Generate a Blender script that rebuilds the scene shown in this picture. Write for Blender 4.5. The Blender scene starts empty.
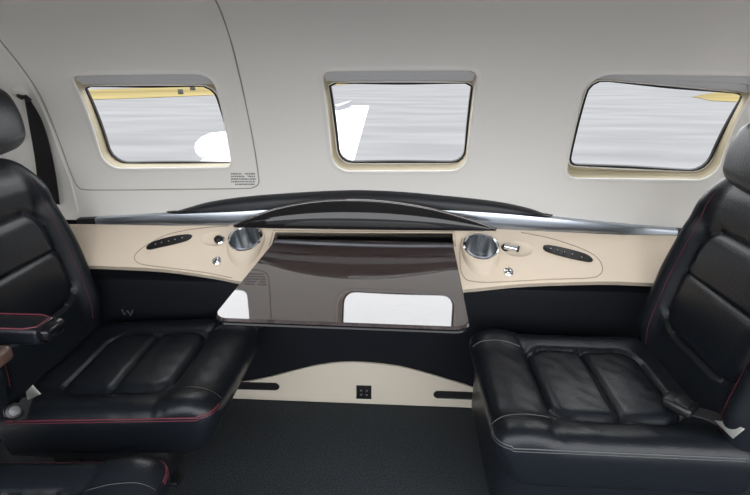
import bpy, bmesh, math, random
from mathutils import Vector, Matrix, noise
from mathutils.bvhtree import BVHTree
random.seed(7)
C = bpy.context.scene.collection
PI = math.pi
R_ = math.radians

# ------------------------------------------------------------------ camera model (surveying the photograph)
F, CX, CY = 450.0, 375.0, 247.5
PITCH = math.atan((CY - 62.0) / F)
YAW = math.atan((402.0 - CX) / (F / math.cos(PITCH)))
EYE = Vector((0, 0, 1.0))

def ray(px, py):
    a = (px - CX) / F
    b = -(py - CY) / F
    cp, sp = math.cos(PITCH), math.sin(PITCH)
    y, z = cp + b * sp, -sp + b * cp
    c, s = math.cos(YAW), math.sin(YAW)
    return Vector((a * c - y * s, a * s + y * c, z))

def at(px, py, axis, v):
    d = ray(px, py)
    return EYE + d * ((v - EYE[axis]) / d[axis])

def at_plane(px, py, p0, n):
    d = ray(px, py)
    return EYE + d * ((p0 - EYE).dot(n) / d.dot(n))

# fuselage section: a circle in the y-z plane
YC, ZC, RAD = 0.54, 0.56, 0.66

def on_wall(px, py, dr=0.0):
    """pixel -> (x, theta) on the cabin liner (radius RAD + dr)"""
    d = ray(px, py)
    R = RAD + dr
    A = d.y ** 2 + d.z ** 2
    oy, oz = EYE.y - YC, EYE.z - ZC
    B = 2 * (oy * d.y + oz * d.z)
    cc = oy * oy + oz * oz - R * R
    t = (-B + math.sqrt(B * B - 4 * A * cc)) / (2 * A)
    p = EYE + d * t
    return (p.x, math.atan2(p.z - ZC, p.y - YC))

def wp(x, th, dr=0.0):
    R = RAD + dr
    return Vector((x, YC + R * math.cos(th), ZC + R * math.sin(th)))

# ------------------------------------------------------------------ materials
def mat(name, col, rough=0.5, metal=0.0, spec=0.5, bump=None, ior=None, coat=0.0, vary=None, sheen=0.0, aniso=0.0):
    m = bpy.data.materials.new(name)
    m.use_nodes = True
    nt = m.node_tree
    b = nt.nodes['Principled BSDF']
    b.inputs['Base Color'].default_value = (*col, 1)
    b.inputs['Roughness'].default_value = rough
    b.inputs['Metallic'].default_value = metal
    b.inputs['Specular IOR Level'].default_value = spec
    if ior: b.inputs['IOR'].default_value = ior
    b.inputs['Coat Weight'].default_value = coat
    b.inputs['Coat Roughness'].default_value = 0.03
    b.inputs['Anisotropic'].default_value = aniso
    if sheen: b.inputs['Sheen Weight'].default_value = sheen
    tc = nt.nodes.new('ShaderNodeTexCoord')
    if vary:
        sc, amt, stretch = vary
        mp = nt.nodes.new('ShaderNodeMapping')
        if name == 'tarmac': mp.inputs['Rotation'].default_value = (0, 0, .35)
        mp.inputs['Scale'].default_value = stretch
        nz = nt.nodes.new('ShaderNodeTexNoise')
        nz.inputs['Scale'].default_value = sc
        nz.inputs['Detail'].default_value = 6
        rp = nt.nodes.new('ShaderNodeValToRGB')
        rp.color_ramp.elements[0].position = 0.3
        rp.color_ramp.elements[1].position = 0.7
        rp.color_ramp.elements[0].color = (*[c * (1 - amt) for c in col], 1)
        rp.color_ramp.elements[1].color = (*[min(1, c * (1 + amt)) for c in col], 1)
        nt.links.new(tc.outputs['Object'], mp.inputs[0])
        nt.links.new(mp.outputs[0], nz.inputs['Vector'])
        nt.links.new(nz.outputs['Fac'], rp.inputs[0])
        nt.links.new(rp.outputs[0], b.inputs['Base Color'])
    if bump:
        kind, sc, st = bump
        if kind == 'voronoi':
            t = nt.nodes.new('ShaderNodeTexVoronoi'); out = 'Distance'
        else:
            t = nt.nodes.new('ShaderNodeTexNoise'); out = 'Fac'
            t.inputs['Detail'].default_value = 4
        t.inputs['Scale'].default_value = sc
        bp = nt.nodes.new('ShaderNodeBump')
        bp.inputs['Strength'].default_value = st
        bp.inputs['Distance'].default_value = 0.002
        nt.links.new(tc.outputs['Object'], t.inputs['Vector'])
        nt.links.new(t.outputs[out], bp.inputs['Height'])
        nt.links.new(bp.outputs[0], b.inputs['Normal'])
    return m

def glass_mat(name, tint=(1, 1, 1), refl=0.05):
    m = bpy.data.materials.new(name)
    m.use_nodes = True
    nt = m.node_tree
    nt.nodes.remove(nt.nodes['Principled BSDF'])
    out = nt.nodes['Material Output']
    tr = nt.nodes.new('ShaderNodeBsdfTransparent'); tr.inputs[0].default_value = (*tint, 1)
    gl = nt.nodes.new('ShaderNodeBsdfGlossy'); gl.inputs['Roughness'].default_value = 0.02
    fr = nt.nodes.new('ShaderNodeLayerWeight'); fr.inputs['Blend'].default_value = 0.08
    mx = nt.nodes.new('ShaderNodeMixShader')
    nt.links.new(fr.outputs['Fresnel'], mx.inputs[0])
    nt.links.new(tr.outputs[0], mx.inputs[1]); nt.links.new(gl.outputs[0], mx.inputs[2])
    nt.links.new(mx.outputs[0], out.inputs[0])
    return m

M = {}
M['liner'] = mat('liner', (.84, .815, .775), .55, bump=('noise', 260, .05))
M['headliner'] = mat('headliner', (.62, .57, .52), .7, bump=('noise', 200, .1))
M['seam'] = mat('seam', (.34, .31, .28), .7)
M['reveal'] = mat('reveal', (.42, .36, .235), .5)
M['gasket'] = mat('gasket', (.008, .008, .010), .45)
M['shade'] = mat('shade', (.60, .60, .62), .5)
M['glass'] = glass_mat('window_glass')
M['cream'] = mat('cream_leather', (.76, .645, .515), .5, bump=('voronoi', 420, .08))
M['cream_line'] = mat('cream_seam', (.42, .34, .26), .6)
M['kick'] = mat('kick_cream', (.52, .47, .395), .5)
M['black_wall'] = mat('black_sidewall', (.007, .008, .011), .6, spec=.16, bump=('voronoi', 380, .15))
M['pad'] = mat('black_pad', (.012, .014, .018), .42, bump=('voronoi', 380, .12))
M['steel'] = mat('brushed_rail', (.50, .54, .60), .28, 1.0, aniso=.5, vary=(40, .08, (1, 30, 30)))
M['chrome'] = mat('chrome', (.80, .82, .85), .10, 1.0)
M['cup'] = mat('cup_steel', (.62, .72, .84), .28, 1.0, vary=(9, .65, (12, .6, .6)))  # vertical reflection streaks painted into the steel colour
M['lacquer'] = mat('piano_lacquer', (.060, .045, .043), .03, ior=2.2, spec=.5, vary=(60, .35, (1, 6, 1)))
M['lid'] = mat('carbon_lacquer', (.012, .012, .013), .06, ior=1.5, spec=.5)
M['black'] = mat('black_plastic', (.008, .008, .009), .4)
M['icon'] = mat('switch_icon', (.45, .45, .43), .5)
M['leather'] = mat('black_leather', (.0072, .009, .0122), .31, spec=.35, bump=('voronoi', 330, .16))
M['red'] = mat('red_thread', (.11, .014, .028), .6)
M['grey_thread'] = mat('grey_thread', (.055, .058, .062), .5)
M['frame'] = mat('seat_frame', (.006, .006, .007), .5)
M['web'] = mat('belt_webbing', (.007, .007, .008), .7, bump=('noise', 900, .3))
M['carpet'] = mat('carpet', (.031, .035, .039), .95, spec=.1, bump=('noise', 420, .8), vary=(300, .6, (1, 1, 1)))
M['wood'] = mat('wood_cap', (.085, .050, .042), .3, vary=(30, .4, (1, 8, 8)))
M['brass'] = mat('belt_tongue', (.80, .79, .75), .38, 1.0)
M['print'] = mat('placard_print', (.26, .26, .26), .7)
M['mark'] = mat('mark_grey', (.10, .10, .105), .4)
M['tarmac'] = mat('tarmac', (.158, .158, .161), .95, spec=.0, vary=(.9, .13, (.25, 1, 1)))
M['grass'] = mat('dry_grass', (.185, .15, .07), .95, spec=.0, vary=(.4, .25, (.3, 1, 1)))
M['wing'] = mat('wing_white', (.60, .61, .62), .4)
M['wing_shade'] = mat('wing_grey', (.12, .12, .13), .5)
M['edge'] = mat('table_edge', (.006, .006, .008), .12, spec=.3)
M['sign'] = mat('far_box', (.03, .035, .03), .7)

# ------------------------------------------------------------------ object helpers
def wloc(o):
    v = Vector((0, 0, 0))
    while o:
        v += o.location
        o = o.parent
    return v

def obj(name, bm, m, parent=None, smooth=True, local=False, angle=40):
    me = bpy.data.meshes.new(name)
    bmesh.ops.recalc_face_normals(bm, faces=bm.faces[:])
    if parent and not local:
        bmesh.ops.translate(bm, verts=bm.verts[:], vec=-wloc(parent))
    if smooth:
        for f in bm.faces: f.smooth = True
        for e in bm.edges:
            if len(e.link_faces) == 2 and e.calc_face_angle(0) > R_(angle): e.smooth = False
    bm.to_mesh(me); bm.free()
    me.materials.append(M[m] if isinstance(m, str) else m)
    o = bpy.data.objects.new(name, me)
    C.objects.link(o)
    if parent: o.parent = parent
    return o

def thing(name, label, cat, loc=(0, 0, 0), group=None):
    o = bpy.data.objects.new(name, None)
    o.empty_display_size = .05
    C.objects.link(o)
    o.location = loc
    o['label'] = label; o['category'] = cat
    if group: o['group'] = group
    return o

def tag(o, label, cat, group=None, kind=None):
    o['label'] = label; o['category'] = cat
    if group: o['group'] = group
    if kind: o['kind'] = kind
    return o

def struct(o, label, cat):
    return tag(o, label, cat, kind='structure')

def bridge(bm, loops, closed=True, cap0=False, cap1=False):
    rows = [[bm.verts.new(p) for p in l] for l in loops]
    n = len(rows[0])
    for a, b in zip(rows, rows[1:]):
        for i in range(n if closed else n - 1):
            j = (i + 1) % n
            bm.faces.new((a[i], a[j], b[j], b[i]))
    if cap0: bm.faces.new(rows[0])
    if cap1: bm.faces.new(rows[-1])
    return rows

def tube(pts, r, seg=8, closed=False, bm=None, flat=1.0):
    bm = bm or bmesh.new()
    pts = [Vector(p) for p in pts]
    n = len(pts)
    loops = []
    up = Vector((0, 0, 1))
    for i, p in enumerate(pts):
        if closed: t = pts[(i + 1) % n] - pts[i - 1]
        else: t = pts[min(i + 1, n - 1)] - pts[max(i - 1, 0)]
        t.normalize()
        a = t.cross(up)
        if a.length < 1e-4: a = t.cross(Vector((1, 0, 0)))
        a.normalize(); b = t.cross(a)
        rr = r[i] if isinstance(r, (list, tuple)) else r
        loops.append([p + a * (rr * math.cos(2 * PI * k / seg)) + b * (rr * flat * math.sin(2 * PI * k / seg)) for k in range(seg)])
    if closed: loops.append(loops[0])
    bridge(bm, loops, True, not closed, not closed)
    if closed: bmesh.ops.remove_doubles(bm, verts=bm.verts[:], dist=1e-6)
    return bm

def smooth_path(pts, n=8, closed=False):
    pts = [Vector(p) for p in pts]
    out = []
    m = len(pts)
    rng = range(m if closed else m - 1)
    for i in rng:
        p0 = pts[i - 1] if (closed or i > 0) else pts[0]
        p1 = pts[i]; p2 = pts[(i + 1) % m]
        p3 = pts[(i + 2) % m] if (closed or i + 2 < m) else pts[-1]
        for k in range(n):
            t = k / n
            out.append(.5 * ((2 * p1) + (p2 - p0) * t + (2 * p0 - 5 * p1 + 4 * p2 - p3) * t * t + (3 * p1 - p0 - 3 * p2 + p3) * t ** 3))
    if not closed: out.append(pts[-1])
    return out

def prism(poly, vec, bev=0.0, seg=2, bm=None):
    bm = bm or bmesh.new()
    vec = Vector(vec)
    a = [bm.verts.new(Vector(p)) for p in poly]
    b = [bm.verts.new(Vector(p) + vec) for p in poly]
    n = len(poly)
    fs = [bm.faces.new(a), bm.faces.new(b[::-1])]
    for i in range(n):
        j = (i + 1) % n
        fs.append(bm.faces.new((a[i], b[i], b[j], a[j])))
    if bev:
        es = [e for e in bm.edges if any(f in fs[:2] for f in e.link_faces)]
        bmesh.ops.bevel(bm, geom=es, offset=bev, segments=seg, affect='EDGES', profile=.5, clamp_overlap=True)
    return bm

def box(c, s, bev=0.0, seg=2, bm=None, rot=None):
    bm = bm or bmesh.new()
    r = bmesh.ops.create_cube(bm, size=1)
    vs = r['verts']
    mtx = Matrix.Translation(Vector(c)) @ (rot if rot else Matrix()) @ Matrix.Diagonal((*s, 1))
    bmesh.ops.transform(bm, matrix=mtx, verts=vs)
    if bev:
        es = list({e for v in vs for e in v.link_edges})
        bmesh.ops.bevel(bm, geom=es, offset=bev, segments=seg, affect='EDGES', profile=.5, clamp_overlap=True)
    return bm

def frame_of(n):
    n = Vector(n).normalized()
    u = Vector((1, 0, 0)) - n * n.x
    u.normalize()
    return u, n.cross(u), n     # u ~ +x, v = up-plane, n

def ring(c, u, v, r, seg=40, rv=None):
    return [c + u * (r * math.cos(2 * PI * k / seg)) + v * ((rv or r) * math.sin(2 * PI * k / seg)) for k in range(seg)]

def lathe(c, n, prof, seg=40, cap0=False, cap1=False, bm=None):
    bm = bm or bmesh.new()
    u, v, n = frame_of(n)
    bridge(bm, [ring(Vector(c) + n * h, u, v, max(r, 1e-5), seg) for r, h in prof], True, cap0, cap1)
    return bm

def cut(o, bms):
    """carve holes through a mesh object"""
    for bm in bms:
        me = bpy.data.meshes.new('cutter')
        bmesh.ops.recalc_face_normals(bm, faces=bm.faces[:])
        bmesh.ops.translate(bm, verts=bm.verts[:], vec=-wloc(o))
        bm.to_mesh(me); bm.free()
        k = bpy.data.objects.new('cutter', me)
        k.location = wloc(o)
        C.objects.link(k)
        md = o.modifiers.new('hole', 'BOOLEAN')
        md.operation = 'DIFFERENCE'; md.object = k; md.solver = 'EXACT'
        bpy.context.view_layer.update()
        dg = bpy.context.evaluated_depsgraph_get()
        new = bpy.data.meshes.new_from_object(o.evaluated_get(dg))
        o.modifiers.clear()
        o.data = new
        bpy.data.objects.remove(k)

# ------------------------------------------------------------------ 2D helpers in liner space (x, s = RAD*theta)
def rounded_quad(corners, rads, k=10):
    out = []
    n = len(corners)
    for i in range(n):
        p = Vector(corners[i]); a = Vector(corners[i - 1]); b = Vector(corners[(i + 1) % n])
        da = (a - p).normalized(); db = (b - p).normalized()
        ang = da.angle(db); r = rads[i]
        d = r / math.tan(ang / 2)
        c = p + (da + db).normalized() * (r / math.sin(ang / 2))
        s = p + da * d - c; e = p + db * d - c
        a0 = math.atan2(s.y, s.x); a1 = math.atan2(e.y, e.x)
        while a1 - a0 > PI: a1 -= 2 * PI
        while a1 - a0 < -PI: a1 += 2 * PI
        for j in range(k + 1):
            t = a0 + (a1 - a0) * j / k
            out.append(c + Vector((math.cos(t), math.sin(t))) * r)
    return out

def ray_hit(c, d, poly):
    best = None
    for i in range(len(poly)):
        a = poly[i]; e = poly[(i + 1) % len(poly)] - a
        den = d.x * e.y - d.y * e.x
        if abs(den) < 1e-12: continue
        w = a - c
        t = (w.x * e.y - w.y * e.x) / den
        s = (w.x * d.y - w.y * d.x) / den
        if t > 0 and -1e-6 <= s <= 1 + 1e-6 and (best is None or t < best): best = t
    return c + d * best

def pxs(pts, dr=0.0):
    r = []
    for p in pts:
        x, th = on_wall(*p, dr)
        r.append(Vector((x, th * RAD)))
    return r

def w2(p, dr=0.0):
    return wp(p.x, p.y / RAD, dr)

# ------------------------------------------------------------------ the liner wall and its three windows
DG = 0.034      # depth of the panes behind the liner
WIN = [
    dict(lip=[(71, 75.5), (211.5, 73.5), (231.5, 167), (104, 168.5)], lr=[.022, .034, .018, .04],
         gl=[(83, 85.5), (214, 85), (236, 163.5), (112, 163)], gr=[.008, .03, .012, .035]),
    dict(lip=[(321.5, 71), (478, 70), (466, 170.5), (333, 171)], lr=[.022, .024, .04, .045],
         gl=[(328.5, 82), (473.5, 82), (465, 162.5), (339, 162.5)], gr=[.006, .006, .032, .036]),
    dict(lip=[(589, 74), (762, 76), (716, 180), (566, 178)], lr=[.045, .03, .04, .03],
         gl=[(590, 78.5), (747, 93), (706, 171.5), (568, 165)], gr=[.026, .018, .034, .022]),
]
S0, S1 = 0.012, RAD * R_(62)
NS = 18
cells = []
for w in WIN:
    lip = rounded_quad(pxs(w['lip']), w['lr'])
    gl = rounded_quad(pxs(w['gl'], DG), w['gr'])
    w['lipc'] = pxs(w['lip']); w['glc'] = pxs(w['gl'], DG)
    c = Vector((sum(p.x for p in w['lipc']) / 4, sum(p.y for p in w['lipc']) / 4))
    w.update(lipp=lip, glp=gl, c=c)
sa = min(min(p.y for p in w['lipp']) for w in WIN) - .03
sb = max(max(p.y for p in w['lipp']) for w in WIN) + .03
bm = bmesh.new()
XE = 1.25
xl = [-XE]
for w in WIN: xl += [min(p.x for p in w['lipp']) - .03, max(p.x for p in w['lipp']) + .03]
xl.append(XE)
def lin(a, b, n): return [a + (b - a) * i / n for i in range(n + 1)]
svals = lin(sa, sb, NS)
def patch(xs, ss):
    bridge(bm, [[wp(x, s / RAD) for x in xs] for s in ss], closed=False)
NX = 20
xcols = []
for i in range(len(xl) - 1):
    xcols.append(lin(xl[i], xl[i + 1], NX if i % 2 else 6))
for xs in xcols:
    patch(xs, lin(S0, sa, 8)); patch(xs, lin(sb, S1, 14))
for i in range(0, len(xcols), 2): patch(xcols[i], svals)
for wi, w in enumerate(WIN):
    xs = xcols[1 + 2 * wi]
    bd = [Vector((x, sa)) for x in xs[:-1]] + [Vector((xs[-1], s)) for s in svals[:-1]] + \
         [Vector((x, sb)) for x in xs[:0:-1]] + [Vector((xs[0], s)) for s in svals[:0:-1]]
    c = w['c']
    L, G = [], []
    for b in bd:
        d = (b - c).normalized()
        L.append(ray_hit(c, d, w['lipp'])); G.append(ray_hit(c, d, w['glp']))
    w['L'], w['G'] = L, G
    loops = [[w2(b) for b in bd]]
    for off, dr in ((.014, 0), (.010, -.0006), (.007, -.0018), (.004, -.0026), (.0015, -.0024), (0, -.001), (-.0008, .002)):
        lp = []
        for b, l in zip(bd, L):
            d = (b - l).normalized()
            k = min(off, (b - l).length * .9)
            lp.append(w2(l + d * k, dr))
        loops.append(lp)
    bridge(bm, loops)
bmesh.ops.remove_doubles(bm, verts=bm.verts[:], dist=1e-5)
wall = struct(obj('wall_back', bm, 'liner', angle=60), 'grey-cream cabin side liner curving inward around three windows', 'wall')

WLAB = ['left window over the red-stitched seat, showing grass, pavement and a wing pod',
        'centre window above the table, showing a white wing tip on grey pavement',
        'right window beside the seat back, showing pavement and a yellow grass corner']
for wi, w in enumerate(WIN):
    L, G, c = w['L'], w['G'], w['c']
    def mixl(k, dr): return [w2(l.lerp(g, k), dr) for l, g in zip(L, G)]
    b = bmesh.new()
    bridge(b, [mixl(0, .0015), mixl(.10, .012), mixl(.30, .018), mixl(.36, .0185), mixl(.42, .0195), mixl(.50, .029), mixl(.78, .0315), mixl(.90, .031), mixl(1.0, .0335), mixl(1.0, DG + .006)])
    fr = struct(obj('window_%d' % (wi + 1), b, 'reveal', angle=50), WLAB[wi], 'window')
    b = bmesh.new()
    def ins(k, dr):
        return [w2(g + (c - g).normalized() * k, dr) for g in G]
    bridge(b, [ins(-.001, DG - .001), ins(.0005, DG - .003), ins(.0048, DG - .003), ins(.0056, DG), ins(.0056, DG + .004)])
    obj('gasket', b, 'gasket', fr)
    b = bmesh.new()
    bridge(b, [ins(-.0045, DG + .001), ins(-.0040, DG - .0035), ins(-.0022, DG - .0045), ins(-.0008, DG - .0035), ins(-.0006, DG + .001)])
    obj('bead', b, 'liner', fr)
    b = bmesh.new()
    rows = bridge(b, [ins(.001, DG + .0035), ins(.03, DG + .0035), ins(.07, DG + .0035)])
    b.faces.new(rows[-1])
    obj('pane', b, 'glass', fr)
    # roller-blind housing along the top of the recess
    g0, g1 = pxs(w['gl'][:2], .014)
    l0, l1 = w['lipc'][0], w['lipc'][1]
    N = 24
    loops = []
    xs0 = max(min(p.x for p in w['lipp'] if p.y > c.y + .05) , g0.x - .012) + .004
    xs1 = min(max(p.x for p in w['lipp']), g1.x + .004) - .006
    for i in range(N + 1):
        x = xs0 + (xs1 - xs0) * i / N
        t = (x - g0.x) / (g1.x - g0.x)
        bot = g0.y + (g1.y - g0.y) * t + .001
        up = Vector((x, c.y)); top = ray_hit(up, Vector((0, 1)), w['lipp']).y - .0025
        top = max(top, bot + .003)
        h = top - bot
        loops.append([wp(x, (bot + h * a) / RAD, dr) for a, dr in ((0, DG - .004), (0, .016), (.12, .012), (.45, .010), (.5, .013), (.55, .006), (.9, .004), (1, .008), (1, DG - .004))])
    b = bmesh.new()
    bridge(b, loops, True, True, True)
    tag_ = obj('blind_housing', b, 'shade', fr, angle=30)

# seams of the exit hatch in the liner
def wall_line(pts, r, dr=0.0):
    return tube(smooth_path([wp(*on_wall(*p), dr) for p in pts], 6), r, 8)
struct(obj('trim_1', wall_line([(-12, 22), (0, 40), (20, 65), (40, 95), (56, 132), (66.5, 161), (74, 180), (78, 186.5), (84, 189.5), (110, 190), (170, 189.5), (240, 188.5), (253, 187.5), (258.5, 183), (258, 172), (253, 140), (245, 100), (232, 45), (221, 12), (214, -3), (205, -20)], .0017), 'seam'),
       'dark seam outlining the exit hatch around the left window', 'seam')
# forward frame band beside the hatch
fb = smooth_path([wp(*on_wall(*p), 0) for p in [(-14, 26), (-3, 43), (17, 67), (37, 97), (53, 134), (63.5, 163), (72, 186), (78, 212)]], 6)
struct(obj('trim_2', tube(fb, .004, 8, flat=.5), 'liner'), 'pale raised edge of the liner left of the exit hatch', 'trim')

# placard: five rows of print too small to read
bm = bmesh.new()
rows = [(231, 255, 173.8), (231, 255, 176.4), (231, 256, 179.0), (231, 256, 181.6), (235, 255, 184.3)]
for x0, x1, y in rows:
    x = x0
    while x < x1 - .6:
        wd = random.uniform(1.0, 2.6)
        xe = min(x + wd, x1)
        q = [on_wall(px, py) for px, py in ((x, y - .8), (xe, y - .8), (xe, y + .8), (x, y + .8))]
        prism([wp(*k, -.0004) for k in q], wp(*q[0], .0002) - wp(*q[0], -.0004), bm=bm)
        x = xe + random.uniform(.3, .6)
tag(obj('instruction_placard', bm, 'print', smooth=False), 'small grey printed placard on the liner below the left window', 'placard')

# ------------------------------------------------------------------ ceiling, floor, ends
bm = bmesh.new()
th1 = S1 / RAD
ths = [th1 + (R_(128) - th1) * i / 20 for i in range(21)]
bridge(bm, [[wp(x, t) for x in lin(-XE, XE, 10)] for t in ths], False)
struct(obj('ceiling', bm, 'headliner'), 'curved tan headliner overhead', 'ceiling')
bm = box((0, .50, -.01), (2 * XE, 1.34, .02))
struct(obj('floor', bm, 'carpet', smooth=False), 'dark charcoal carpet between the seats', 'floor')
for sx, nm in ((-1, 'wall_left'), (1, 'wall_right')):
    prof = [Vector((sx * XE, .12, 0)), Vector((sx * XE, 1.15, 0))] + [wp(sx * XE, t) for t in lin(-.03, R_(128), 24)]
    struct(obj(nm, prism(prof, (sx * .02, 0, 0)), 'liner', smooth=False), 'pale bulkhead closing the cabin out of view', 'wall')

# ------------------------------------------------------------------ lower sidewall and kick panel
bm = bmesh.new()
prof = [(1.206, .572), (1.25, .570), (1.27, .52), (1.25, .46), (1.13, .435), (1.108, .40), (1.115, .25), (1.13, .12), (1.137, 0)]
pp = smooth_path([Vector((0, y, z)) for y, z in prof], 4)
bridge(bm, [[Vector((x, p.y, p.z)) for x in lin(-XE, XE, 30)] for p in pp], False)
struct(obj('wall_lower', bm, 'black_wall'), 'black padded lower sidewall under the cream ledge', 'wall')

kp0, kn = Vector((0, 1.122, 0)), Vector((0, -1, -.03)).normalized()
def kpt(px, py): return at_plane(px, py, kp0, kn)
arch = [kpt(*p) for p in [(85, 384), (180, 387), (235, 383), (262, 379), (290, 372), (318, 365.5), (345, 362.5), (372, 363.5), (400, 367), (428, 374), (455, 382), (490, 390.5), (560, 392), (640, 386)]]
arch = smooth_path(arch, 4)
kick = arch + [Vector((arch[-1].x, 1.122, .002)), Vector((arch[0].x, 1.122, .002))]
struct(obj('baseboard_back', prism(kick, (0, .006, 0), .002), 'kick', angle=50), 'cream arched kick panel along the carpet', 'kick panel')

def stadium(p0, p1, r, k=10):
    d = (p1 - p0).normalized()
    n = Vector((-d.z, 0, d.x))
    out = []
    for i in range(k + 1):
        a = -PI / 2 + PI * i / k
        out.append(p1 + d * (r * math.cos(a)) + n * (r * math.sin(a)))
    for i in range(k + 1):
        a = PI / 2 + PI * i / k
        out.append(p0 + d * (r * math.cos(a)) + n * (r * math.sin(a)))
    return out
for (a, b, lab) in (((205, 384.5), (275, 386.3), 'dark rounded slot in the cream kick panel by the red-stitched seat'),
                    ((438, 394.3), (505, 396.8), 'dark rounded slot in the cream kick panel by the seat with the lap buckle')):
    pa, pb = kpt(*a), kpt(*b)
    rt = thing('kick_slot', lab, 'slot', ((pa.x + pb.x) / 2, 1.12, min(pa.z, pb.z)))
    outer = stadium(pa, pb, .0145)
    inner = stadium(pa, pb, .0105)
    bm = bmesh.new()
    bridge(bm, [[p + Vector((0, -.001, 0)) for p in outer], [p + Vector((0, -.004, 0)) for p in stadium(pa, pb, .0128)], [p + Vector((0, -.003, 0)) for p in inner], [p + Vector((0, -.0006, 0)) for p in inner]])
    obj('rim', bm, 'black', rt)
    obj('recess', prism([p + Vector((0, -.0014, 0)) for p in inner], (0, .0008, 0)), 'gasket', rt, smooth=False)

pc = [kpt(*p) for p in ((356.5, 385), (371.5, 385.5), (371.5, 398.5), (356.5, 398))]
rt = thing('power_socket', 'small square black socket plate in the middle of the kick panel', 'socket', (sum(p.x for p in pc) / 4, 1.12, min(p.z for p in pc)))
obj('plate', prism(pc, (0, -.004, 0), .001), 'black', rt)
cc = sum(pc, Vector()) / 4
for dx in (-.009, .009):
    for dz in (-.008, .008):
        obj('screw', lathe(cc + Vector((dx, -.004, dz)), (0, -1, 0), [(.0035, 0), (.0035, .0015), (.002, .002)], 12, False, True), 'mark', rt)
obj('outlet', lathe(cc + Vector((0, -.004, 0)), (0, -1, 0), [(.0055, 0), (.0055, .002), (.004, .002), (.0035, .0003)], 16, False, True), 'gasket', rt)

# grey emblem on the lower sidewall
bm = bmesh.new()
zz = [(122, 309.5), (124.6, 315.5), (127.6, 310.5), (130.4, 315.5), (133.2, 310)]
zp = [at(px, py, 1, 1.108) for px, py in zz]
tube(zp, .0018, 6, bm=bm)  # thin zigzag tube, a plain grey mark on the black
tag(obj('sidewall_mark', bm, 'mark'), 'small grey zigzag emblem on the black sidewall', 'mark')

# ------------------------------------------------------------------ cream ledge
LP0 = Vector((0, 1.18, .568))
LN = Vector((0, -.78, .93)).normalized()
LU, LV, _ = frame_of(LN)
def lp(px, py, h=0.0): return at_plane(px, py, LP0, LN) + LN * h

top = [(40, 224), (78, 224), (169, 225.6), (232, 225.5), (300, 224), (380, 224), (440, 226), (494, 229), (547, 231.5), (620, 234.8), (684, 235.6), (740, 237)]
bot = [(740, 286), (652, 283), (603, 281.5), (531, 283.5), (495, 286.5), (462, 289.5), (405, 291), (340, 290), (280, 286.5), (240, 281.5), (212, 276), (161, 269), (102, 266), (50, 264.5)]
def lim(p): return p
poly = [lp(*p) for p in top] + [lp(*p) for p in smooth_path([Vector((x, y)) .to_3d() for x, y in bot], 3) for p in [(p.x, p.y)]]
LROOT = thing('side_ledge', 'long cream leather ledge under the steel rail with sculpted control insets', 'ledge', (-.13, 1.08, .45))
ledge = obj('ledge_panel', prism(poly, -LN * .022, .005, 3), 'cream', LROOT, angle=45)

CUPN = Vector((0, -math.cos(R_(64)), math.sin(R_(64))))
CUPS = [(245.3, 238.2), (481.0, 246.0)]
cutters = []
cupc = []
for px, py in CUPS:
    d = ray(px, py)
    c = lp(px, py) - d.normalized() * .010
    cupc.append(c)
    cutters.append(lathe(c, CUPN, [(.0475, -.12), (.0475, .05)], 40, True, True))
slot = [lp(*p) for p in ((275.5, 232.5), (452.5, 233.5), (454, 247.5), (271.5, 246.5))]
cutters.append(prism([p + LN * .03 for p in slot], -LN * .09))
VENTS = [(218, 239), (512, 249)]
for (px, py), dx in ((VENTS[0], -.010), (VENTS[1], .016)):
    bmc = bmesh.new()
    bmesh.ops.create_uvsphere(bmc, u_segments=64, v_segments=48, radius=1)
    mx = Matrix((LU, LV, LN)).transposed().to_4x4() @ Matrix.Diagonal((.062, .036, .034, 1))
    mx.translation = lp(px, py) + LU * dx + LN * .026
    bmesh.ops.transform(bmc, matrix=mx, verts=bmc.verts[:])
    cutters.append(bmc)
cut(ledge, cutters)
for p in ledge.data.polygons: p.use_smooth = False

# control insets: seam lines and sculpted dishes
INS = [[(229, 226), (206, 227.6), (184, 230.6), (165, 235.5), (150, 243), (138.5, 251), (134.5, 257), (137, 262), (146, 265), (175, 268.6), (205, 272.5), (232, 278)],
       [(462, 238), (460, 250), (460.5, 268), (464, 277), (471, 281), (492, 282.2), (546, 279.5), (588, 278), (599, 275), (602.5, 269), (599, 260), (586, 250.5), (553, 239), (521, 232.5)]]
for pts in INS:
    obj('inset_seam', tube(smooth_path([lp(*p, .0003) for p in pts], 5), .0013, 8), 'cream_line', LROOT)
# cup bosses
for c in cupc:
    u, v, n = frame_of(CUPN)
    foot = at_plane(CX, CY, LP0, LN)
    t = (LP0 - c).dot(LN)
    base = c + LN * t
    down = -LV
    bm = bmesh.new()
    seg = 48
    A = ring(c, u, v, .0485, seg)
    B = []
    for k in range(seg):
        a = 2 * PI * k / seg
        ca, sa_ = math.cos(a), math.sin(a)
        rv = .048 if sa_ > 0 else .085
        B.append(base + LU * (.053 * ca) + LV * (rv * sa_) - LN * .002)
    loops = [ring(c, u, v, .0462, seg), ring(c + n * .0012, u, v, .0475, seg), A]
    for k in (.06, .2, .45, .7, .9, 1.0):
        e = k ** .8
        loops.append([a.lerp(b, k) + LN * (.006 * math.sin(PI * k)) for a, b in zip(A, B)])
    bridge(bm, loops)
    obj('cup_boss', bm, 'cream', LROOT, angle=80)
# slot box behind the table hinge
bm = bmesh.new()
inner = [p + LN * .001 for p in slot]
bridge(bm, [inner, [p - LN * .055 for p in slot]], True, False, True)
obj('table_slot', bm, 'black', LROOT, smooth=False)
bm = bmesh.new()
so = [lp(*p, .0012) for p in ((273.5, 231), (454.5, 232), (455.5, 247), (269.5, 246))]
tube([so[3], so[0], so[1], so[2]], .0014, 6, bm=bm)
obj('slot_edge', bm, 'cream_line', LROOT)

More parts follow.
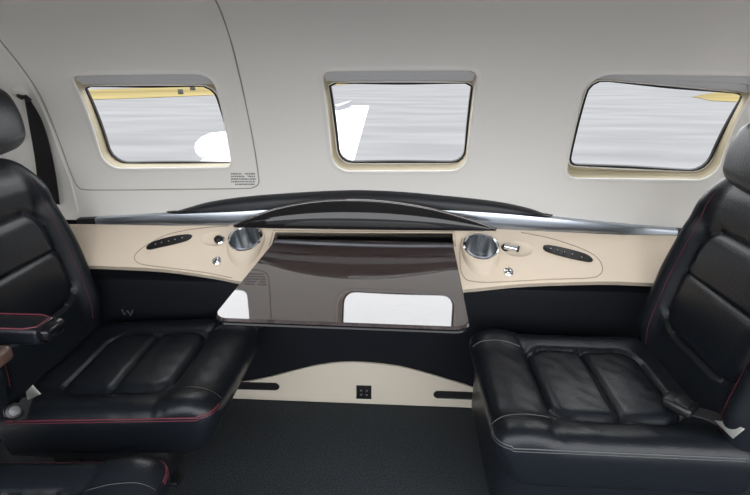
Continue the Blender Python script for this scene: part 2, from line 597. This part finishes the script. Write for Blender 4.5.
CUPLAB = ['steel cup holder left of the table, set in the cream ledge', 'steel cup holder right of the table, set in the cream ledge']
for c, lab in zip(cupc, CUPLAB):
    rt = thing('cup_holder', lab, 'cup holder', c - CUPN * .075, 'cup holders in the ledge')
    obj('rim', lathe(c, CUPN, [(.0405, .0005), (.0415, .003), (.0445, .0042), (.0475, .003), (.0480, .001)], 56), 'chrome', rt)
    obj('cup', lathe(c, CUPN, [(.0408, .0008), (.0402, -.02), (.0395, -.066), (.037, -.071), (.001, -.072)], 56), 'cup', rt)

# switch panels
SW = [([(146.5, 248.6), (149.5, 244.5), (159, 240.3), (176, 236.2), (189, 234.8), (192.4, 236.2), (189, 240), (177, 243.8), (160, 247.6), (150, 249.8)],
       [(156, 245), (162.5, 243.4), (169, 241.8), (175.5, 240.2), (182.5, 238.5)], 'black lens-shaped switch panel in the ledge by the red-stitched seat'),
      ([(542.8, 247.5), (545.5, 245.4), (556, 246.8), (575, 251.2), (588, 255.6), (592.5, 260), (590.5, 262.2), (583, 261.4), (565, 257.4), (550, 253.2), (544, 250.3)],
       [(550, 249.3), (557, 251), (564, 252.8), (572, 255), (581, 258)], 'black lens-shaped switch panel in the ledge toward the seat with the lap buckle')]
for pts, ic, lab in SW:
    pl = [Vector((q.x, q.y, 0)) for q in smooth_path([Vector((x, y, 0)) for x, y in pts], 4, True)]
    poly = [lp(q.x, q.y, .0002) for q in pl]
    rt = thing('switch_panel', lab, 'switch panel', sum(poly, Vector()) / len(poly) - Vector((0, 0, .01)), 'switch panels in the ledge')
    obj('plate', prism(poly, LN * .0035, .0012), 'black', rt)
    for x, y in ic:
        c = lp(x, y, .0036)
        b = obj('button', box(c, (.0085, .008, .0022), .0008, rot=LN.to_track_quat('Z', 'X').to_matrix().to_4x4()), 'gasket', rt)
        obj('icon', box(c + LN * .0012 + Vector((random.uniform(-.001, .001), 0, 0)), (.0035, .0022, .0006), rot=LN.to_track_quat('Z', 'X').to_matrix().to_4x4()), 'icon', b, smooth=False)

# headset jacks / vents in dishes
for (px, py), sgn, lab in ((VENTS[0], 1, 'small black and chrome air nozzle beside the cup holder left of the table'), (VENTS[1], -1, 'small chrome air nozzle beside the cup holder right of the table')):
    c = lp(px, py, -.0065)
    rt = thing('air_nozzle', lab, 'air nozzle', c, 'air nozzles in the ledge')
    dirv = (LN + Vector((.55 * sgn * (-1 if sgn > 0 else -1), 0, 0))).normalized() if sgn < 0 else LN
    if sgn > 0:
        obj('collar', lathe(c + Vector((.004, 0, 0)), LN, [(.0145, 0), (.0135, .004), (.0105, .006), (.0095, .005)], 28), 'chrome', rt)
        obj('ball', lathe(c, LN, [(.0118, .003), (.0112, .008), (.0085, .0115), (.006, .0125), (.0055, .009)], 28, False, True), 'black', rt)
    else:
        ax = Vector((1, -.25, -.12)).normalized()
        b0 = c + LN * .010 + Vector((-.022, 0, .006))
        obj('collar', lathe(c + Vector((-.018, 0, .006)), LN, [(.011, 0), (.010, .005), (.008, .0065)], 28, False, True), 'gasket', rt)
        obj('barrel', tube([b0, b0 + ax * .012, b0 + ax * .022, b0 + ax * .033], [.0075, .0085, .0075, .009], 20), 'chrome', rt)
        obj('tip', tube([b0 + ax * .033, b0 + ax * .039], [.0092, .0085], 20), 'black', rt)
for (px, py), lab in (((217, 261), 'round chrome button low in the ledge left of the table'), ((508.5, 272), 'round chrome button low in the ledge right of the table')):
    c = lp(px, py)
    rt = thing('call_button', lab, 'button', c, 'chrome buttons in the ledge')
    obj('bezel', lathe(c, LN, [(.0125, 0), (.012, .003), (.0095, .0045), (.0088, .003)], 28), 'chrome', rt)
    obj('dome', lathe(c, LN, [(.0088, .0025), (.0075, .0055), (.004, .0075), (.0005, .008)], 28), 'chrome', rt)
    obj('slot_mark', box(c + LN * .0075, (.0035, .011, .002), rot=Matrix.Rotation(.6, 4, 'X')), 'gasket', rt)

# ------------------------------------------------------------------ steel rail and black pad above it
RY = 1.188
rt_top = [(77.5, 218.5), (120, 216.2), (169, 213.2), (232, 210.5), (300, 207), (380, 206.5), (440, 208.5), (494, 211.5), (547, 216.4), (620, 224), (684, 229.5)]
rt_bot = [(77.5, 224.3), (120, 225.3), (169, 225.8), (232, 226), (300, 224), (380, 224), (440, 226), (494, 229), (547, 231.7), (620, 235), (684, 235.8)]
tp = smooth_path([at(*p, 1, RY) for p in rt_top], 6); bp = smooth_path([at(*p, 1, RY) for p in rt_bot], 6)
def rail_bm(i0, i1):
    b = bmesh.new(); loops = []
    for t, q in zip(tp[i0:i1], bp[i0:i1]):
        h = t.z - q.z; x = t.x
        prof = [(RY + .012, 1.0), (RY + .001, .985), (RY - .0045, .93), (RY - .0062, .82), (RY - .0070, .45), (RY - .0066, .12), (RY - .004, .03), (RY + .012, 0)]
        loops.append([Vector((x, y, q.z + h * k)) for y, k in prof])
    bridge(b, loops, True, True, True)
    return b
n = len(tp)
RT = thing('accent_rail', 'long brushed steel rail, its ends painted dark as a reflection, running above the cream ledge', 'rail', (-.1, RY, .57))
obj('bar', rail_bm(3, n - 1), 'steel', RT)
for i0, i1 in ((0, 4), (n - 2, n)): obj('dark_end', rail_bm(i0, i1), 'black', RT)  # black ends paint in the dark reflection of the seats on the rail

pt = smooth_path([wp(*on_wall(*p)) for p in [(168, 214), (190, 207), (212, 201.3), (250, 196), (305, 192), (345, 190.2), (368, 190.2), (400, 191.6), (439, 195), (494, 201), (530, 208.5), (552, 217)]], 6)
bm = bmesh.new(); loops = []
for i, p in enumerate(pt):
    zb = max((q.z for q in tp if abs(q.x - p.x) < .03), default=.6) + .001; h = max(p.z - zb, .002)
    e = min(1, min(i, len(pt) - 1 - i) / 8)
    t = .022 * (.25 + .75 * e)
    yw = p.y
    loops.append([Vector((p.x, yw + .01, zb)), Vector((p.x, yw - t, zb)), Vector((p.x, yw - t * .98, zb + h * .45)), Vector((p.x, yw - t * .8, zb + h * .75)), Vector((p.x, yw - t * .4, zb + h * .95)), Vector((p.x, yw, zb + h)), Vector((p.x, yw + .012, zb + h))])
bridge(bm, loops, True, True, True)
tag(obj('padded_cowl', bm, 'pad', angle=70), 'long low black padded arch on the liner below the centre window', 'pad')

# lid of the table well: glossy bow
DP0 = Vector((0, 1.128, .575)); DN = Vector((0, -.96, .28)).normalized()
def dpt(px, py, h=0): return at_plane(px, py, DP0, DN) + DN * h
ue = [(234, 225.5), (252, 217.5), (278, 208.5), (312, 202), (346, 199.8), (387, 201.6), (431, 208.6), (469, 219), (496, 228.6)]
le = [(494, 231), (440, 229.8), (365, 228.3), (300, 227.4), (236, 227.4)]
up_ = [Vector((p.x, p.y, 0)) for p in smooth_path([Vector((x, y, 0)) for x, y in ue], 6)]
poly = [dpt(p.x, p.y) for p in up_] + [dpt(*p) for p in le]
LD = thing('well_lid', 'glossy black bow-shaped lid standing open behind the table', 'lid', (-.13, 1.13, .57))
lps = []
NL = len(up_)
def ley(x): return 227.3 + (x - 234) * .0136
for i, p in enumerate(up_):
    e = abs(2 * i / (NL - 1) - 1)
    row = []
    yb = max(ley(p.x), p.y + .6)
    for k in range(11):
        t = k / 10
        q = dpt(p.x, yb + (p.y - yb) * t)
        row.append(q + DN * (.026 * (1 - e * e) + .010 * (1 - (2 * t - 1) ** 2) * (1 - e * e)))
    lps.append(row + [q - DN * .010 for q in row[::-1]])
bm = bmesh.new(); bridge(bm, lps, True, True, True)
obj('panel', bm, 'lid', LD, angle=60)
def bulge(i): return .026 * (1 - (2 * i / (NL - 1) - 1) ** 2)
obj('edge_rim', tube([dpt(p.x, p.y + .6, bulge(i) - .002) for i, p in enumerate(up_)], .0040, 10), 'lacquer', LD)

# ------------------------------------------------------------------ table
TZ = .553
def tpx(px, py): return at(px, py, 2, TZ)
bl, br = tpx(274.5, 241.5), tpx(452.5, 243)
fl, fr_ = tpx(212.5, 317.5), tpx(469.5, 327)
back_y = 1.128
def rq(c4, rads): return rounded_quad([Vector((p.x, p.y)) for p in c4], rads, 10)
c4 = [Vector((bl.x, back_y, 0)), Vector((br.x, back_y, 0)), fr_, fl]
TT = thing('folding_table', 'glossy dark brown fold-out table hinged from the cream ledge', 'table', (-.1, 1.0, .53))
poly = [Vector((p.x, p.y, TZ)) for p in rq(c4, [.004, .004, .028, .028])]
obj('tabletop', prism(poly, (0, 0, -.014), .004, 3), 'lacquer', TT, angle=50)
edge = [Vector((p.x, p.y, TZ - .012)) for p in rq(c4, [.004, .004, .028, .028])]
obj('edge_band', tube(edge, .0045, 8, closed=True), 'edge', TT)
h0 = lp(279, 241, -.012); h1 = lp(449, 242, -.012)
obj('hinge_rod', tube([h0, h1], .005, 14), 'frame', TT)

# ------------------------------------------------------------------ leather pads
def smoothstep(a, b, x):
    t = min(1, max(0, (x - a) / (b - a)))
    return t * t * (3 - 2 * t)

def rbox(L, W, T, r, step=.006):
    """closed rounded box, z from 0 (bottom) to T; returns bmesh of an even grid"""
    b = bmesh.new()
    nx, ny, nz = max(2, round(L / step)), max(2, round(W / step)), max(3, round(T / step))
    cache = {}
    hx, hy, hz = L / 2, W / 2, T / 2
    def v(i, j, k):
        key = (i, j, k)
        if key in cache: return cache[key]
        p = Vector((-hx + L * i / nx, -hy + W * j / ny, -hz + T * k / nz))
        q = Vector((max(-hx + r, min(hx - r, p.x)), max(-hy + r, min(hy - r, p.y)), max(-hz + r, min(hz - r, p.z))))
        d = p - q
        if d.length > 1e-9: p = q + d.normalized() * min(r, d.length) if d.length > r else q + d
        # push grid points of the flat shell onto the rounded shell
        if d.length > 1e-9: p = q + d.normalized() * r
        cache[key] = b.verts.new(p + Vector((0, 0, hz)))
        return cache[key]
    for i in range(nx):
        for j in range(ny):
            b.faces.new((v(i, j, 0), v(i, j + 1, 0), v(i + 1, j + 1, 0), v(i + 1, j, 0)))
            b.faces.new((v(i, j, nz), v(i + 1, j, nz), v(i + 1, j + 1, nz), v(i, j + 1, nz)))
    for i in range(nx):
        for k in range(nz):
            b.faces.new((v(i, 0, k), v(i + 1, 0, k), v(i + 1, 0, k + 1), v(i, 0, k + 1)))
            b.faces.new((v(i, ny, k), v(i, ny, k + 1), v(i + 1, ny, k + 1), v(i + 1, ny, k)))
    for j in range(ny):
        for k in range(nz):
            b.faces.new((v(0, j, k), v(0, j, k + 1), v(0, j + 1, k + 1), v(0, j + 1, k)))
            b.faces.new((v(nx, j, k), v(nx, j + 1, k), v(nx, j + 1, k + 1), v(nx, j, k + 1)))
    return b

def sd_rrect(x, y, x0, x1, y0, y1, r):
    cx, cy = (x0 + x1) / 2, (y0 + y1) / 2
    dx, dy = abs(x - cx) - (x1 - x0) / 2 + r, abs(y - cy) - (y1 - y0) / 2 + r
    return math.hypot(max(dx, 0), max(dy, 0)) + min(max(dx, dy), 0) - r

def gz(d, w): return math.exp(-(d / w) ** 2)

# cushion: local x forward, y across; length CL, width CW
CL, CW, CT = .50, .39, .115
def cushion_h(x, y):
    h = 0.0
    # side bolsters slightly proud, front roll
    h += .010 * smoothstep(.10, .16, abs(y))
    xf = .115        # start of the front roll
    sd = sd_rrect(x, y, -.15, xf, -.118, .118, .045)
    h -= .010 * gz(sd, .0055)
    if sd < 0:
        h += .006 * min(1, -sd / .02)
        for g in (-.02,):
            h -= .011 * gz(x - g, .006)
        h += .004 * abs(math.sin(PI * (x - xf) / .135))
    # grooves that carry the roll's edge across to the sides
    if abs(y) > .12: h -= .003 * gz(x - xf - .35 * max(0, abs(y) - .12), .006)
    # roll
    h += .014 * math.sin(PI * min(1, max(0, (x - xf) / (CL / 2 - xf)))) ** .8
    # leather folds
    h += .0022 * noise.noise(Vector((x * 14, y * 9, 1.3))) + .0012 * noise.noise(Vector((x * 38 + y * 18, y * 30, 4)))
    return h

def make_cushion():
    b = rbox(CL, CW, CT, .032, .0062)
    for v in b.verts:
        t = smoothstep(CT - .05, CT - .012, v.co.z)
        x, y = v.co.x, v.co.y
        if t > 0: v.co.z += t * cushion_h(x, y)
        # big soft nose
        f = max(0, x - (CL / 2 - .075)) / .075
        if v.co.z > .04: v.co.z -= .027 * (1 - math.sqrt(max(0, 1 - min(1, f) ** 2))) * ((v.co.z - .04) / CT)
        # undercut at the front and bulging sides
        k = 1 - v.co.z / CT
        if x > .1: v.co.x -= .05 * max(0, k) ** 1.5 * smoothstep(.1, CL / 2, x)
        v.co.y *= 1 + .02 * math.sin(PI * min(1, max(0, v.co.z / CT)))
        # plan: front corners rounded
        if x > CL / 2 - .07:
            q = (x - (CL / 2 - .07)) / .07
            v.co.y *= 1 - .06 * q ** 2.6
    return b

def ztop(x, y):
    f = max(0, x - (CL / 2 - .075)) / .075
    z = CT + cushion_h(x, y)
    return z - .027 * (1 - math.sqrt(max(0, 1 - min(1, f) ** 2))) * ((z - .04) / CT)

# backrest: local x up, y across, z forward
BL, BW, BT = .52, .37, .10
def back_h(x, y):
    h = 0.0
    ay = abs(y)
    h += .030 * smoothstep(.115, .165, ay) * smoothstep(-.25, -.14, x) * (1 - .75 * smoothstep(.10, .23, x))
    sd = sd_rrect(x, y, -.125, .130, -.125, .125, .055)
    h -= .010 * gz(sd, .0045)
    if sd < 0:
        h += .008 * min(1, -sd / .025)
        for g in (.015,): h -= .010 * gz(x - g, .0042)
    h += .012 * smoothstep(.125, .18, x) * (1 - smoothstep(.2, .25, x))
    h += .0018 * noise.noise(Vector((x * 12, y * 10, 7.3)))
    return h

def make_back():
    b = rbox(BL, BW, BT, .03, .0066)
    for v in b.verts:
        t = smoothstep(BT - .05, BT - .012, v.co.z)
        x, y = v.co.x, v.co.y
        if t > 0: v.co.z += t * back_h(x, y)
        u = (x + BL / 2) / BL
        s = 1 - .10 * smoothstep(.45, .8, u)
        if u > .76:
            q = min(1, (u - .76) / .24)
            s *= .62 + .38 * math.sqrt(max(0, 1 - q * q))
        v.co.y *= s
        # lumbar curve
        v.co.z += .012 * math.sin(PI * u)
    return b

def make_head():
    b = rbox(.15, .25, .075, .034, .006)
    for v in b.verts:
        x, y = v.co.x, v.co.y
        v.co.z += .012 * (1 - (y / .125) ** 2) - .006 * (x / .075) ** 2
        v.co.y *= 1 - .12 * (x / .075) ** 2
        v.co.x *= 1 - .14 * (y / .125) ** 2
    return b

CUSH_Z = .335 - CT           # underside of the cushion
REC = R_(8)
UPV = Vector((-math.sin(REC), 0, math.cos(REC))); FWV = Vector((math.cos(REC), 0, math.sin(REC)))
BM = Matrix(((UPV.x, 0, FWV.x, 0), (0, -1, 0, 0), (UPV.z, 0, FWV.z, 0), (0, 0, 0, 1)))
# seat origin: floor below the point where backrest front meets the cushion top
def back_mtx():
    base = Vector((0, 0, .335))
    ctr = base + UPV * (BL / 2 - .05) - FWV * (BT)
    return Matrix.Translation(ctr) @ BM
def head_mtx():
    base = Vector((0, 0, .335))
    ctr = base + UPV * (BL - .05 + .083) - FWV * (.008)
    return Matrix.Translation(ctr) @ BM

def seat(label, arm_y):
    rt = thing('aircraft_seat', label, 'seat', (0, 0, 0), 'black leather cabin seats')
    cx = .45 - CL / 2
    b = make_cushion(); bmesh.ops.translate(b, verts=b.verts[:], vec=(cx, 0, CUSH_Z))
    cu = obj('seat_cushion', b, 'leather', rt, local=True, angle=80)
    tr = BVHTree.FromPolygons([v.co for v in cu.data.vertices], [tuple(p.vertices) for p in cu.data.polygons])
    for sy in (1, -1):
        pts = []
        for i in range(24):
            x = .125 + (CL / 2 - .125) * i / 23
            h = tr.ray_cast(Vector((x + cx, sy * (.122 + .012 * i / 23), 1)), Vector((0, 0, -1)))[0]
            if h: pts.append(h)
        obj('stitching', tube(pts, .0012, 6), 'grey_thread', cu, local=True)
        plan = [(Vector((-CL / 2 + .04 + (CL - .08) * i / 40, CW / 2)), Vector((0, 1))) for i in range(41)]
        for i in range(1, 13):
            a = PI / 2 * i / 12
            plan.append((Vector((CL / 2 - .04 + .035 * math.sin(a), CW / 2 - .045 + .04 * math.cos(a))), Vector((math.sin(a), math.cos(a)))))
        for dz, rr in ((0, .0017), (.007, .0010)):
            pts = []
            for p, o2 in plan:
                o = Vector((p.x + cx + o2.x * .06, sy * (p.y + o2.y * .06), CUSH_Z + CT - .004 - dz + .06))
                d = Vector((-o2.x, -sy * o2.y, -1)).normalized()
                h = tr.ray_cast(o, d)[0]
                if h: pts.append(h)
            obj('stitching', tube(pts, rr, 6), 'red', cu, local=True)
    b = make_back(); bmesh.ops.transform(b, matrix=back_mtx(), verts=b.verts[:])
    ba = obj('backrest', b, 'leather', rt, local=True, angle=80)
    for sy in (1, -1):
        pts = []
        for i in range(40):
            x = -.20 + .40 * i / 39
            u = (x + BL / 2) / BL
            s = 1 - .10 * smoothstep(.45, .8, u)
            if u > .76:
                q = min(1, (u - .76) / .24); s *= .62 + .38 * math.sqrt(max(0, 1 - q * q))
            y = .142
            pts.append(back_mtx() @ Vector((x, sy * y * s, BT + back_h(x, y) + .012 * math.sin(PI * u) + .0003)))
        obj('stitching', tube(pts, .0008, 6), 'red', ba, local=True)
    b = make_head(); bmesh.ops.transform(b, matrix=head_mtx(), verts=b.verts[:])
    he = obj('headrest', b, 'leather', rt, local=True, angle=80)
    for sy in (-.05, .05):
        a = head_mtx() @ Vector((-.05, sy, .01)); c = head_mtx() @ Vector((-.15, sy, -.055))
        obj('headrest_post', tube([a, c], .006, 10), 'black', rt, local=True)
    # underframe
    obj('seat_pan', box((.17, 0, CUSH_Z - .018), (.37, .36, .04), .01), 'frame', rt, local=True)
    for x in (.245, -.02):
        obj('leg', prism([Vector((x - .03, -.10, .012)), Vector((x + .03, -.10, .012)), Vector((x + .02, -.10, CUSH_Z - .03)), Vector((x - .02, -.10, CUSH_Z - .03))], (0, .25, 0), .004), 'frame', rt, local=True)
    for y in (-.075, .145):
        obj('floor_runner', box((.12, y, .007), (.36, .03, .014), .003), 'frame', rt, local=True)
    if arm_y is not None:
        ar = obj('armrest', box((.04, arm_y, .551), (.36, .052, .036), .010, 3), 'leather', rt, local=True)
        obj('end_cap', box((.224, arm_y, .553), (.026, .050, .028), .009, 3), 'edge', ar, local=True)
        obj('arm_stitching', tube([Vector((-.13, arm_y - .024, .5690)), Vector((.195, arm_y - .024, .5690)), Vector((.214, arm_y - .016, .5690)), Vector((.214, arm_y + .016, .5690)), Vector((.195, arm_y + .024, .5690)), Vector((-.13, arm_y + .024, .5690))], .0016, 6), 'red', ar, local=True)
        obj('arm_support', prism([Vector((-.13, arm_y - .012, .53)), Vector((.08, arm_y - .012, .537)), Vector((-.02, arm_y - .012, .44)), Vector((-.08, arm_y - .012, .30)), Vector((-.14, arm_y - .012, .30))], (0, .024, 0), .004), 'frame', ar, local=True)
    return rt

def copy_tree(o, parent=None, skip=()):
    c = o.copy(); C.objects.link(c)
    if parent: c.parent = parent
    for ch in o.children:
        if ch.name.split('.')[0] in skip: continue
        copy_tree(ch, c, skip)
    return c

s1 = seat('black leather seat with red stitching below the left window, its front under the table', -.225)
s1.location = (-.846, .886, 0)
s2 = copy_tree(s1, None, ('armrest', 'arm_stitching', 'arm_support', 'end_cap'))
s2['label'] = 'black leather seat with a lap buckle on it, facing the table from the right'
for ch in s2.children:
    if ch.name.startswith('seat_cushion'):
        for g in ch.children:
            g.data = g.data.copy(); g.data.materials[0] = M['grey_thread']
    if ch.name.startswith('headrest') and 'post' not in ch.name: ch.location = (-.022, 0, -.055); ch.scale = (1, 1.12, 1)
    if ch.name.startswith('headrest_post'): ch.location = (0, 0, -.03)
b = rbox(CL - .035, CW - .012, .19, .035, .012)
for v in b.verts:
    if v.co.x > CL / 2 - .09: v.co.y *= 1 - .10 * ((v.co.x - (CL / 2 - .09)) / .07) ** 2
bmesh.ops.translate(b, verts=b.verts[:], vec=(.45 - CL / 2 - .006, 0, .10))
obj('cushion_skirt', b, 'leather', s2, local=True, angle=80)
s2.location = (.635, .844, 0); s2.rotation_euler = (0, 0, PI)
for ch in s1.children:
    if ch.name.startswith('seat_cushion'):
        for g in ch.children:
            if g.data.materials[0] == M['grey_thread']: g.data.materials[0] = M['leather']
        rm = Matrix.Rotation(R_(-4.2), 3, 'Y'); pv = Vector((.45, 0, .335))
        ch.rotation_euler = (0, R_(-4.2), 0); ch.location = pv - rm @ pv + Vector((.032, 0, .004))
for ch in s1.children:
    if ch.name.startswith('headrest') and 'post' not in ch.name:
        ch.scale = (1, 1.03, 1.02); ch.location = (.010, 0, -.018)
s3 = copy_tree(s1)
s3['label'] = 'black leather seat across the aisle, only its rounded red-piped cushion corner showing'
s3.location = (-.868, .388, .004)
for ch in s3.children:
    if ch.name.startswith('armrest'):
        ch.location = (-.007, .41, -.005)
        for g in ch.children:
            if g.name.startswith('end_cap'):
                g.data = g.data.copy(); g.data.materials[0] = M['wood']

# ------------------------------------------------------------------ belts
# shoulder belt on the left pillar
lf = [(25, 96), (30, 125), (35.5, 157), (38, 178), (40, 200)]
rg = [(27.8, 96), (43, 122.5), (52.5, 157), (57.5, 185), (60, 204)]
lf = smooth_path([wp(*on_wall(*p, -.012), -.012) for p in lf], 6); rg = smooth_path([wp(*on_wall(*p, -.012), -.012) for p in rg], 6)
SB = thing('shoulder_belt', 'black shoulder belt hanging from the pillar behind the left headrest', 'seat belt', tuple(lf[-1]))
bm = bmesh.new()
dn = Vector((0, -.0035, -.001))
bridge(bm, [[a, a + dn, a.lerp(b, .5) + dn * (1.6), b + dn, b] for a, b in zip(lf, rg)], True, True, True)
obj('strap', bm, 'web', SB)
bolt = wp(*on_wall(21, 92.5), 0)
nrm = (Vector((0, YC, ZC)) - Vector((0, bolt.y, bolt.z))).normalized()
obj('anchor', lathe(bolt, nrm, [(.018, 0), (.018, .006), (.013, .011), (.004, .012), (.001, .0122)], 24), 'liner', SB)
e0 = lf[0].lerp(rg[0], .5)
obj('guide', tube([bolt + nrm * .012, bolt.lerp(e0, .5) + nrm * .012, e0 + nrm * .004, e0 + Vector((.004, 0, -.012))], [.005, .0055, .006, .007], 10), 'black', SB)

def ribbon(pts, wvec, t, bm=None):
    bm = bm or bmesh.new()
    loops = []
    for i, p in enumerate(pts):
        tg = (pts[min(i + 1, len(pts) - 1)] - pts[max(i - 1, 0)]).normalized()
        w = Vector(wvec) if not callable(wvec) else wvec(i)
        n = tg.cross(w).normalized() * t
        loops.append([p + w + n, p - w + n, p - w - n, p + w - n])
    bridge(bm, loops, True, True, True)
    return bm

# lap belt on the right-hand seat
def sp(px, py, z): return at(px, py, 2, z)
bz = .366
b0, b1 = sp(667, 398, bz), sp(692, 411, bz)
LB = thing('lap_belt', 'black lap belt with a silver tongue lying on the right seat cushion', 'seat belt', tuple(b0 - Vector((0, 0, .04))))
ax = (b1 - b0).normalized(); sd = Vector((-ax.y, ax.x, 0)).normalized()
rot = Matrix((( ax.x, sd.x, 0, 0), (ax.y, sd.y, 0, 0), (ax.z, sd.z, 1, 0), (0, 0, 0, 1)))
bk = obj('buckle', box(b0.lerp(b1, .5), ((b1 - b0).length + .01, .042, .022), .008, 3, rot=rot), 'black', LB)
obj('release_flap', box(b0.lerp(b1, .62) + Vector((0, 0, .0115)), (.026, .03, .004), .0015, rot=rot), 'gasket', bk)
wpth = smooth_path([b1, sp(706, 414.5, .367), sp(722, 421, .369), sp(735, 428, .367)], 5)
obj('webbing', ribbon(wpth, sd * .017, .0016), 'web', LB)
tg = [sp(715, 420, .374), sp(727, 421.5, .386), sp(745, 428.5, .394), sp(733.5, 438, .368)]
obj('tongue', prism(tg, (0, 0, -.003), .0008), 'brass', LB)

# belt end and knob at the aisle side of the left seat
q = .655
KB = thing('lap_belt', 'lap belt with pale metal tongue tucked by the left seat cushion', 'seat belt', tuple(at(20, 415, 1, q)))
tg = [at(25.5, 392, 1, q), at(32, 385.5, 1, q), at(40, 394.5, 1, q), at(27.5, 400.5, 1, q)]
obj('tongue', prism(tg, (0, .003, 0), .0008), 'brass', KB)
obj('webbing', ribbon([at(29, 396, 1, q + .004), at(24, 405, 1, q + .006), at(20, 420, 1, q + .008)], Vector((.016, 0, .006)), .0016), 'web', KB)
obj('buckle', lathe(at(14, 411, 1, q), Vector((.7, -.5, .55)), [(.013, -.03), (.0155, 0), (.0145, .006), (.012, .008)], 28, True, True), 'black', KB)
obj('release_ring', lathe(at(14, 411, 1, q), Vector((.7, -.5, .55)), [(.0155, -.002), (.0165, .001), (.0155, .004)], 28), 'chrome', KB)
obj('release_button', lathe(at(14, 411, 1, q), Vector((.7, -.5, .55)), [(.010, .0075), (.009, .011), (.004, .013), (.0005, .0135)], 28), 'mark', KB)

# ------------------------------------------------------------------ outside: apron, grass, wing, boxes
GZ = -1.0
bm = bmesh.new()
bridge(bm, [[Vector((x, y, GZ)) for x in (-900, 900)] for y in (-300, 2500)], False)
struct(obj('ground', bm, 'tarmac', smooth=False), 'pale grey airport pavement outside the windows', 'pavement')
def gp(px, py): return at(px, py, 2, GZ)
def grass(name, pts, lab):
    b = bmesh.new()
    b.faces.new([b.verts.new(gp(*p) + Vector((0, 0, .02))) for p in pts])
    tag(obj(name, b, 'grass', smooth=False), lab, 'grass', kind='stuff')
grass('grass', [(20, 101), (88, 100), (150, 98), (240, 94), (330, 86), (352, 84), (330, 81), (240, 85.5), (150, 88), (88, 90), (20, 91)], 'dry yellow grass strip across the apron in the left window')
grass('grass', [(692, 97), (712, 101), (760, 103.5), (820, 104), (820, 88), (760, 90), (712, 93)], 'dry yellow grass corner beyond the apron in the right window')
for (px, py, w, h), lab in (((181, 94.5, .55, .55), 'larger dark box standing on the far grass strip in the left window'), ((193, 90.5, .5, .5), 'smaller dark box beyond the grass strip in the left window')):
    p = gp(px, py)
    k = p.length / 450
    b = box((p.x, p.y, GZ + .03 + 2.0 * k), (4.2 * k, 2 * k, 4.0 * k), .2 * k)
    box((p.x, p.y, GZ + .05), (3.0 * k, 1.6 * k, .08), bm=b)
    tag(obj('utility_box', b, 'sign'), lab, 'box')

# the wing: root under the cabin, tip out on the right of the pod
tipz = .30
def wq(px, py, z): return at(px, py, 2, z)
t_te = wq(369, 106, tipz); t_le = wq(306, 108, tipz)
WG = thing('airplane_wing', 'white low wing of the aircraft seen through the left and centre windows', 'wing', (-.3, 1.6, -.35))
r_te = at(340, 195, 1, 1.55); r_le = at(112, 205, 1, 1.55)
rz = min(r_te.z, r_le.z)
r_te.z = r_le.z = rz
def section(le, te, n=16, thick=.10):
    ch = te - le
    out = []
    for i in range(n + 1):
        t = i / n
        th = thick * ch.length * 2.6 * (math.sqrt(t) * .3 - .126 * t - .35 * t * t + .28 * t ** 3 - .10 * t ** 4)
        out.append(le + ch * t + Vector((0, 0, max(0, th))))
    for i in range(n - 1, 0, -1):
        t = i / n
        th = thick * ch.length * 1.4 * (math.sqrt(t) * .3 - .126 * t - .35 * t * t + .28 * t ** 3 - .10 * t ** 4)
        out.append(le + ch * t - Vector((0, 0, max(0, th))))
    return out
secs = []
for k in lin(0, 1, 12): secs.append(section(r_le.lerp(t_le, k), r_te.lerp(t_te, k), thick=.10))
tipc = (t_le + t_te) / 2
outd = (t_te - r_te).normalized()
secs.append([tipc + (p - tipc) * .93 + outd * .05 for p in secs[-1]])
secs.append([tipc + (p - tipc) * .7 + outd * .08 for p in secs[-2]])
bm = bmesh.new(); bridge(bm, secs, True, True, True)
obj('wing_panel', bm, 'wing', WG, angle=50)
# radar pod on the leading edge
pd = wq(233, 149, -.05)
ahead = Vector((-1, 0, 0))
prof = [(.001, .50), (.09, .47), (.15, .40), (.20, .28), (.22, .12), (.21, -.1), (.15, -.45), (.05, -.75), (.001, -.8)]
b = bmesh.new()
bridge(b, [ring(pd + ahead * h, Vector((0, 1, 0)), Vector((0, 0, 1)), r, 28) for r, h in prof])
obj('radar_pod', b, 'wing', WG)
# grey wedge near the tip, its dark colour standing in for winglet shade
fl4 = [wq(334, 113.5, tipz), wq(352, 107.6, tipz), wq(349, 110.5, tipz), wq(338, 115.5, tipz)]
obj('tip_shade', prism([p + Vector((0, 0, .12)) for p in fl4], (0, 0, -.10)), 'wing_shade', WG, smooth=False)

# ------------------------------------------------------------------ light: bright overcast sky, open door side behind the camera
world = bpy.data.worlds.new('sky'); bpy.context.scene.world = world
world.use_nodes = True
nt = world.node_tree
bg = nt.nodes['Background']
bg.inputs[0].default_value = (.96, .98, 1.0, 1)
bg.inputs[1].default_value = 4.6

cam = bpy.data.cameras.new('camera')
cam.sensor_width = 36; cam.lens = F / 750 * 36
cam.clip_start = .02; cam.clip_end = 3000
co = bpy.data.objects.new('camera', cam); C.objects.link(co)
co.location = EYE
co.rotation_euler = (PI / 2 - PITCH, 0, YAW)
sc = bpy.context.scene
sc.camera = co
sc.view_settings.view_transform = 'Standard'
sc.view_settings.look = 'None'
sc.view_settings.gamma = 1
sc.view_settings.exposure = -0.12
sc.view_settings.use_curve_mapping = False
sc.cycles.use_denoising = True
sc.cycles.max_bounces = 10
sc.cycles.sample_clamp_indirect = 6
